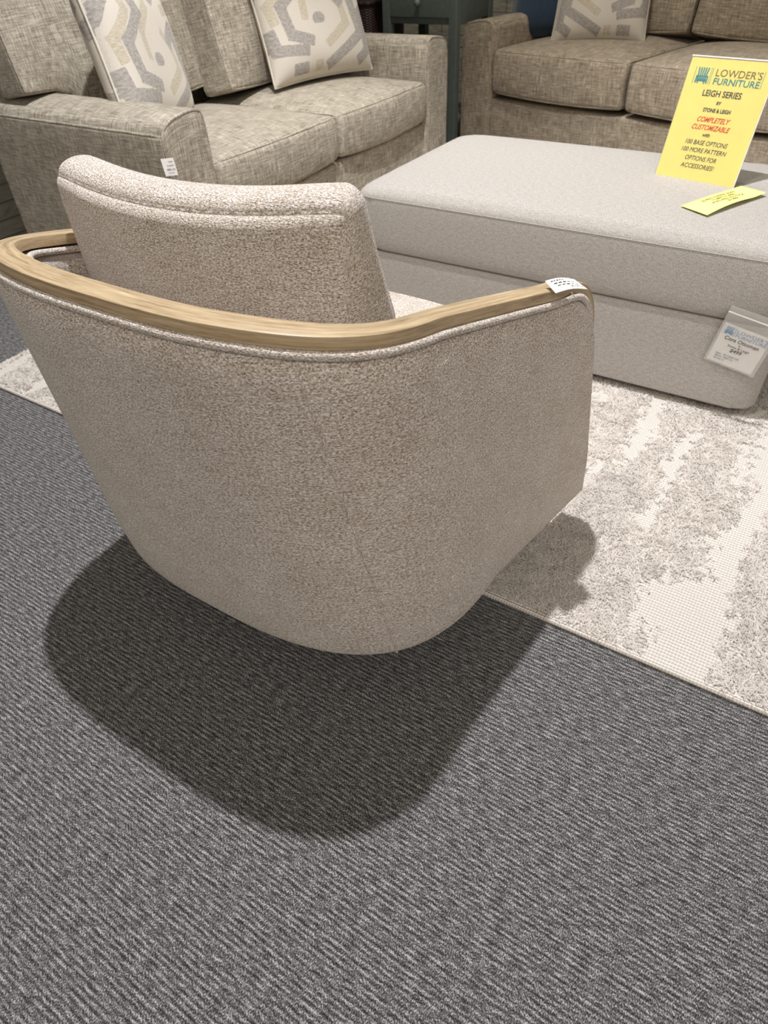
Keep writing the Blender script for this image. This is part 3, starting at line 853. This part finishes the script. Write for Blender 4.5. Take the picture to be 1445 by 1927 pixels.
def dashes(name, rows, fn, parent, mat=MINK):
    """small printed marks: rows of (u0,u1,v,height); fn maps (u,v) to the card surface"""
    b = MB()
    for u0, u1, v, h in rows:
        k = 5
        for i in range(k):
            a, c = lerp(u0, u1, i/k), lerp(u0, u1, (i+.72)/k); hh_ = .62*h*(.7+.6*RNG.rand())
            P = [fn(a, v), fn(c, v), fn(c, v+hh_), fn(a, v+hh_)]
            b.add(P, [(0, 1, 2, 3)], [(0, 0)]*4)
    return b.build(name, mat, parent, False)
def tag_pt(u, v):
    p = q[0].lerp(q[3], u).lerp(q[1].lerp(q[2], u), v)-ct.location; return (p.x, p.y, p.z+.004*math.sin(PI*u)+.0008)
dashes('printed_text', [(.12, .55, .16, .08), (.15, .85, .36, .08), (.2, .9, .56, .08), (.55, .95, .76, .07)], tag_pt, tc)
mesh_obj('string', *(lambda t: (t[0], t[1], MTHR, ct, t[2]))(tube([(.030, -.006, .002), (.034, .006, -.012), (.030, .018, -.026)], .0007, False, 6)))

# ------------------------------------------------------------------ sofas
def sofa(name, loc, rz, label, L, D, nc_, mat, arm_h=.615, over=False, aw=.19, sh=0, zo=0):
    r = empty(name, loc, rz); tag(r, label, 'sofa')
    # local: x along the length 0..L, y depth 0..D (front at 0)
    def part(nm, V, Fs, UV, m=mat, par=None): return mesh_obj(nm, V, Fs, m, par or r, UV)
    V, Fs, UV = box(L/2, D/2+.01, .165, L/2-aw+.01, D/2-.012, .125, .018, (14, 8, 3), 4); part('base_rail', V, Fs, UV)
    for s in (0, 1):
        cx = aw/2 if s == 0 else L-aw/2
        ah = arm_h-.052
        def aw_(o, P, A=aw/2):
            o = o.copy(); t = np.clip(P[:, 2]/(ah/2), 0, 1)**3; o[:, 2] += t*.030*(1-np.abs(P[:, 0]/A)**3.6)+t*.012*(P[:, 0]/A*(1 if s == 0 else -1))
            return o
        V, Fs, UV, mp = softbox(aw/2, D/2, ah/2, .018, (6, 14, 8), warp=aw_)
        c = np.array([cx, D/2, .025+ah/2]); arm = part('arm', V+c, Fs, UV)
        z1 = ah/2; A = aw/2
        path = [(-A, -D/2, z) for z in np.linspace(-ah/2+.02, z1, 14)]+[(x, -D/2, z1) for x in np.linspace(-A, A, 12)[1:-1]]+[(A, -D/2, z) for z in np.linspace(z1, -ah/2+.02, 14)]
        part('front_piping', *tube(mp(path)+c, .0042, False, 8), par=arm)
        ox = -A if s == 0 else A
        path = [(ox, y, z1-.0) for y in np.linspace(-D/2, D/2, 24)]
        part('side_piping', *tube(mp(path)+c, .0042, False, 8), par=arm)
    V, Fs, UV = box(L/2, D-.035, .40, L/2-.01, .035, .36, .02, (14, 2, 6), 4); part('backrest_frame', V, Fs, UV)
    for x in (.08, L-.08):
        for y in (.09, D-.09):
            mesh_obj('foot', *(lambda t: (t[0], t[1], MLEG, r, t[2]))(box(x, y, .0245 if y < .3 else .0205, .03, .03, .0155 if y < .3 else .020, .004)))
    inner = L-2*aw; w = inner/nc_; d2 = (D-.20)/2
    for k in range(nc_):
        cx = aw+w*(k+.5)
        def sw_(o, P, A=w/2-.008, B=d2, C=.078+sh):
            o = o.copy(); u = P[:, 0]/A; v = P[:, 1]/B; t = P[:, 2]/C
            o[:, 2] += np.clip(t, 0, 1)*.034*(1-np.abs(u)**2.6)*(1-np.abs(v)**3)
            o[:, 2] -= np.clip(-t, 0, 1)*.010*(1-u**2)*(v < 0)
            o[:, 1] -= np.clip(-v, 0, 1)**4*(.012*(1-u**2)+.010*(1-t**2))
            return o
        V, Fs, UV, mp = softbox(w/2-.008, d2, .078+sh, .022, (14, 12, 4), warp=sw_)
        c = np.array([cx, d2+.004, .382+sh+zo]); sc_ = part('seat_cushion', V+c, Fs, UV+np.array([k*.37, k*.21]))
        for sg in (-1, 1):
            part('piping', *tube(mp(rect_loop(w/2-.008, d2, sg*(.078+sh), 16))+c, .0040, True, 8), par=sc_)
    return r, aw, w
def back_cushion(r, x, y, z, a, c, tilt, mat, yaw=0, b=.085, puff=.045, seed=0, droop=0, notch=0):
    def wf(o, P):
        o = o.copy(); u = P[:, 0]/a; w = P[:, 2]/c; f = P[:, 1]/b
        o[:, 1] += np.sign(f)*np.abs(f)*puff*(1-np.abs(u)**2.5)*(1-np.abs(w)**2.5)
        o[:, 2] += .02*np.sign(w)*np.abs(w)*(1-u**2)*.8
        o[:, 2] -= droop*np.abs(u)**3*(w < 0)*np.abs(w)
        if notch: o[:, 2] += np.clip((notch*u-.52)/.10, 0, 1)*np.clip(-w, 0, 1)*.105
        return o
    V, Fs, UV, mp = softbox(a, b, c, .018, (16, 4, 14), warp=wf)
    tr = lambda P: rotz(rotx(P, -math.radians(tilt)), yaw)+np.array([x, y, z])
    o = mesh_obj('back_cushion', tr(V), Fs, mat, r, UV+np.array([seed*.33, seed*.17]))
    for sg in (-1, 1):
        loop = [(p, sg*b, q_) for p, q_, _ in rect_loop(a, c, 0, 18)]
        mesh_obj('piping', *(lambda t: (t[0], t[1], mat, o, t[2]))(tube(tr(mp(loop)), .0042, True, 8)))
    return o
# left sofa: local x -> world +Y, local y(depth) -> world -X  (rot +90)
SL, aw, w = sofa('loveseat', (-1.765, 1.50, 0), PI/2, 'taupe linen loveseat on the left with two patterned cushions, its arm behind the chair', 1.77, .93, 2, MS)
# local x = worldY-1.50 ; local y = -(worldX+1.765)
back_cushion(SL, .45, .745, .742, .422, .225, 9, MS, yaw=.0, seed=1, notch=-1, b=.075)
back_cushion(SL, 1.21, .65, .722, .385, .225, 12, MS, yaw=.10, seed=2, b=.075)
SR, aw2, w2 = sofa('three_seat_sofa', (-1.915, 3.70, 0), math.radians(-13), 'wide taupe sofa at the back right with a navy and a patterned cushion', 2.66, .93, 3, MS2, sh=.016, zo=.012)
for k in range(3): back_cushion(SR, .19+.75*(k+.5), .66, .76, .367, .235, 14, MS2, seed=3+k)

# ------------------------------------------------------------------ throw pillows
def seg_d(px, py, a, b):
    ax, ay = a; bx, by = b; dx, dy = bx-ax, by-ay
    t = np.clip(((px-ax)*dx+(py-ay)*dy)/(dx*dx+dy*dy+1e-9), 0, 1)
    return np.hypot(px-ax-t*dx, py-ay-t*dy)
def band_d(px, py, pl_, w):
    """distance-like measure to a polyline band of half width w with square ends and mitred bends"""
    out = np.full(px.shape, 9.0)
    for i in range(len(pl_)-1):
        (ax, ay), (bx, by) = pl_[i], pl_[i+1]; L = math.hypot(bx-ax, by-ay); tx, ty = (bx-ax)/L, (by-ay)/L
        s_ = (px-ax)*tx+(py-ay)*ty; n_ = np.abs(-(px-ax)*ty+(py-ay)*tx)
        e0 = w*.75 if i > 0 else 0; e1 = w*.75 if i < len(pl_)-2 else 0
        out = np.minimum(out, np.maximum(n_, np.maximum(-s_-e0, s_-L-e1)+w))
    return out
GREY = [[(.02, .40), (.05, .24), (.32, .20)], [(.24, 1.0), (.38, .70), (.15, .54), (.19, .33), (.38, .26)],
        [(.48, .06), (.86, .27), (.80, .62), (.66, .50)], [(1.0, .48), (.90, .42), (.92, .14), (.80, .06)],
        [(.04, 1.0), (.06, .78), (-.02, .66)], [(.52, .92), (.64, .80), (.78, .94), (.94, .86)], [(.16, .08), (.30, .08)], [(.60, 1.02), (.70, .98)]]
BEIGE = [[(.12, .95), (.24, .72), (.06, .56), (.08, .42)], [(.48, .95), (.50, .74), (.36, .60), (.34, .42)], [(.50, .22), (.72, .36), (.70, .50), (.60, .60)],
         [(.40, .12), (.40, .04)], [(.74, .72), (.90, .74)]]
def pattern(u, v, mode=0):
    if mode == 1: u, v = v, 1-u
    if mode == 2: u, v = 1-u, v
    if mode == 3: u, v = 1-v, u*.9+.05
    g = np.full(u.shape, 9.0); b = np.full(u.shape, 9.0)
    for pl_ in GREY:
        g = np.minimum(g, band_d(u, v, pl_, .042))
    for pl_ in BEIGE:
        b = np.minimum(b, band_d(u, v, pl_, .036))
    blob = np.hypot((u-.47)/.055, (v-.42)/.05)
    R = np.clip(.5+(.042-g)/.012, 0, 1); R = np.maximum(R, np.clip(.5+(1-blob)*4, 0, 1)*(v > .385))
    B = np.clip(.5+(.036-b)/.012, 0, 1)
    return R, B
def pillow(name, loc, rot, size, label, mat, mode=0, depth=.085, pat=True, group=None, piping=True):
    r = empty(name, loc); r.rotation_euler = rot; tag(r, label, 'pillow', group)
    N = 90; a = size[0]/2; c = size[1]/2
    def surf(U, V_, s):
        # U,V in -1..1
        k = 1-.05*(1-np.abs(V_)**2)*np.abs(U)**2; k2 = 1-.05*(1-np.abs(U)**2)*np.abs(V_)**2
        th = depth*np.power(np.clip((1-U**4)*(1-V_**4), 0, 1), .55)
        wr = .004*np.sin(U*9+V_*4)*(1-U**2)*(1-V_**2)
        return np.stack([U*a*k, s*(th+wr), V_*c*k2], -1)
    lin = np.sin(np.linspace(-1, 1, N+1)*PI/2)*.35+np.linspace(-1, 1, N+1)*.65
    U, V_ = np.meshgrid(lin, lin, indexing='ij')
    Vs = []; Fs = []; UV = []; P = []
    for s in (-1, 1):
        k = len(Vs)*(N+1)**2
        Vs.append(surf(U, V_, s).reshape(-1, 3))
        u01 = (U+1)/2; v01 = (V_+1)/2
        R_, B_ = pattern(u01.ravel(), v01.ravel(), mode if s < 0 else (mode+1) % 4) if pat else (np.zeros(U.size), np.zeros(U.size))
        P.append(np.stack([R_, B_, np.zeros_like(R_), np.ones_like(R_)], -1))
        for i in range(N):
            for j in range(N):
                f = [k+i*(N+1)+j, k+(i+1)*(N+1)+j, k+(i+1)*(N+1)+j+1, k+i*(N+1)+j+1]
                uvs = [(lin[i]*a, lin[j]*c), (lin[i+1]*a, lin[j]*c), (lin[i+1]*a, lin[j+1]*c), (lin[i]*a, lin[j+1]*c)]
                if s > 0: f = f[::-1]; uvs = uvs[::-1]
                Fs.append(f); UV += uvs
    o = mesh_obj('cover', np.concatenate(Vs), Fs, mat, r, UV, True, {'pattern': np.concatenate(P)})
    bm = bmesh.new(); bm.from_mesh(o.data); bmesh.ops.remove_doubles(bm, verts=bm.verts, dist=.0002); bm.to_mesh(o.data); bm.free()
    if piping:
        path = []
        for u, v, _ in rect_loop(1, 1, 0, 20): path.append(tuple(surf(np.array(u), np.array(v), 1)))
        mesh_obj('edge_piping', *(lambda t: (t[0], t[1], mat, r, t[2]))(tube(path, .0038, True, 8)))
    return r
def rot_lean(yaw, lean_deg, roll_deg=0):
    """local -y is the front, z up; yaw about world z, lean back, roll in its own plane"""
    m = Matrix.Rotation(yaw, 4, 'Z') @ Matrix.Rotation(-math.radians(lean_deg), 4, 'X') @ Matrix.Rotation(math.radians(roll_deg), 4, 'Y')
    return m.to_euler()
pillow('throw_pillow', (-2.19, 1.84, .715), rot_lean(math.radians(112), 14, 8), (.46, .48), 'cream and grey geometric throw pillow leaning on the near arm of the left loveseat', MPIL, 0)
pillow('throw_pillow', (-2.18, 2.79, .728), rot_lean(math.radians(74), 20, 0), (.54, .48), 'cream and grey geometric throw pillow at the far end of the left loveseat', MPIL, 0)
pillow('throw_pillow', (-1.29, 3.94, .722), rot_lean(math.radians(12), 24, -1), (.44, .46), 'cream and grey geometric throw pillow on the back right sofa overlapping the navy one', MPIL, 2)
pillow('throw_pillow', (-1.57, 4.08, .715), rot_lean(math.radians(12), 20, 0), (.46, .44), 'navy blue corduroy throw pillow in the arm corner of the back right sofa', MNAVY, 0, pat=False)

# small tag on loveseat arm
stg = empty('hang_tag', (-1.752, 1.490, .495))
tag(stg, 'small white printed tag pinned to the front edge of the left loveseat arm', 'tag')
sp4 = [Vector(p) for p in ((-.006, -.020, .027), (.004, .020, .022), (.008, .022, -.026), (-.002, -.018, -.021))]
fn4 = lambda u, v: tuple(sp4[0].lerp(sp4[1], u).lerp(sp4[3].lerp(sp4[2], u), v)+Vector((.001, -.0006, .0003)))
V = [tuple(p) for p in sp4]+[tuple(p-Vector((.0006, -.0003, 0))) for p in sp4]
stc = mesh_obj('card', V, [(0, 3, 2, 1), (4, 5, 6, 7), (0, 1, 5, 4), (1, 2, 6, 5), (2, 3, 7, 6), (3, 0, 4, 7)], MWHITE, stg, [(0, 0)]*24, False)
dashes('printed_text', [(.5, .9, .18, .06), (.35, .92, .40, .06), (.25, .55, .60, .10), (.6, .92, .62, .06), (.3, .8, .82, .05)], fn4, stc)

# ------------------------------------------------------------------ end table and basket
tb = empty('end_table', (-2.10, 3.85, 0))
tag(tb, 'dark teal painted end table with a knobbed drawer in the corner between the sofas', 'table')
def tbox(nm, x0, x1, y0, y1, z0, z1, m=MTEAL, par=None):
    ox, oy = -2.10, 3.85
    V, Fs, UV = box((x0+x1)/2-ox, (y0+y1)/2-oy, (z0+z1)/2, (x1-x0)/2, (y1-y0)/2, (z1-z0)/2, .003)
    return mesh_obj(nm, V, Fs, m, par or tb, UV)
TX0, TX1, TY0, TY1 = -2.345, -1.91, 3.62, 4.03
tbox('table_top', TX0-.02, TX1+.015, TY0-.02, TY1+.02, .765, .79)
tbox('apron', TX0+.01, TX1-.004, TY0+.012, TY1-.005, .60, .765)
dr = tbox('drawer', TX0+.045, TX1-.045, TY0+.002, TY0+.03, .628, .755)
V = []; Fs = []; prof = [(0, .034), (.009, .032), (.015, .026), (.017, .019), (.014, .012), (.007, .008), (.006, 0)]
for rr, dd in prof:
    for k in range(16): V.append((TX0+.22+.10-.10+rr*math.cos(2*PI*k/16)+2.10, TY0+.002-dd-3.85, .690+rr*math.sin(2*PI*k/16)))
for i in range(len(prof)-1):
    for k in range(16): Fs.append((i*16+k, i*16+(k+1) % 16, (i+1)*16+(k+1) % 16, (i+1)*16+k)[::-1])
mesh_obj('knob', V, Fs, MKNOB, dr, [(0, 0)]*4*len(Fs))
for x in (TX0, TX1-.045):
    for y in (TY0, TY1-.045): tbox('leg', x, x+.045, y, y+.045, .0, .765)
tbox('shelf', TX0+.02, TX1-.01, TY0+.02, TY1-.02, .16, .185)
bk = empty('wicker_basket', (-2.60, 3.80, 0))
tag(bk, 'dark brown wicker basket with a red-brown handle behind the loveseat arm', 'basket')
V = []; Fs = []; UV = []; n = 48; rows = [(0, .165), (.1, .17), (.3, .18), (.5, .19), (.66, .195), (.68, .195), (.68, .178), (.5, .17), (.1, .15)]
for z, rr in rows:
    for k in range(n):
        a = 2*PI*k/n; sq = (abs(math.cos(a))**6+abs(math.sin(a))**6)**(-1/6); V.append((rr*sq*math.cos(a), rr*sq*math.sin(a), z))
V.append((0, 0, 0)); V.append((0, 0, .1))
for i in range(len(rows)-1):
    for k in range(n):
        k2 = (k+1) % n; Fs.append((i*n+k, i*n+k2, (i+1)*n+k2, (i+1)*n+k)); UV += [(k*.028, rows[i][0]+i*.01), ((k+1)*.028, rows[i][0]+i*.01), ((k+1)*.028, rows[i+1][0]+i*.01+.01), (k*.028, rows[i+1][0]+i*.01+.01)]
for k in range(n):
    Fs.append(((k+1) % n, k, len(V)-2)); UV += [(0, 0)]*3
    Fs.append(((len(rows)-1)*n+k, (len(rows)-1)*n+(k+1) % n, len(V)-1)); UV += [(0, 0)]*3
mesh_obj('woven_body', V, Fs, MWICK, bk, UV)
mesh_obj('rim', *(lambda t: (t[0], t[1], MWICK, bk, t[2]))(tube([(V[5*n+k][0], V[5*n+k][1], .683) for k in range(n)], .011, True, 8)))
mesh_obj('handle', *(lambda t: (t[0], t[1], MREDW, bk, t[2]))(tube([(.16*math.cos(t)*0+.02, -.17*math.cos(t), .66+.15*math.sin(t)) for t in np.linspace(0, PI, 20)], .011, False, 8)))

# cable on the floor by the stone wall
cb = []
for i in range(60):
    t = i/59*4.2*PI; rr = .05-.004*math.sin(t*1.7)
    cb.append((rr*math.cos(t)*.5, rr*math.sin(t)*1.0, .005+.0022*t/PI*1.2+.03*(i/59)))
cbo = mesh_obj('power_cable', *(lambda t: (t[0], t[1], MDARK, None, t[2]))(tube(cb, .0035, False, 6)))
cbo.location = (-2.9, 1.50, 0)
tag(cbo, 'thin dark cable coiled at the foot of the stone wall behind the loveseat', 'cable')
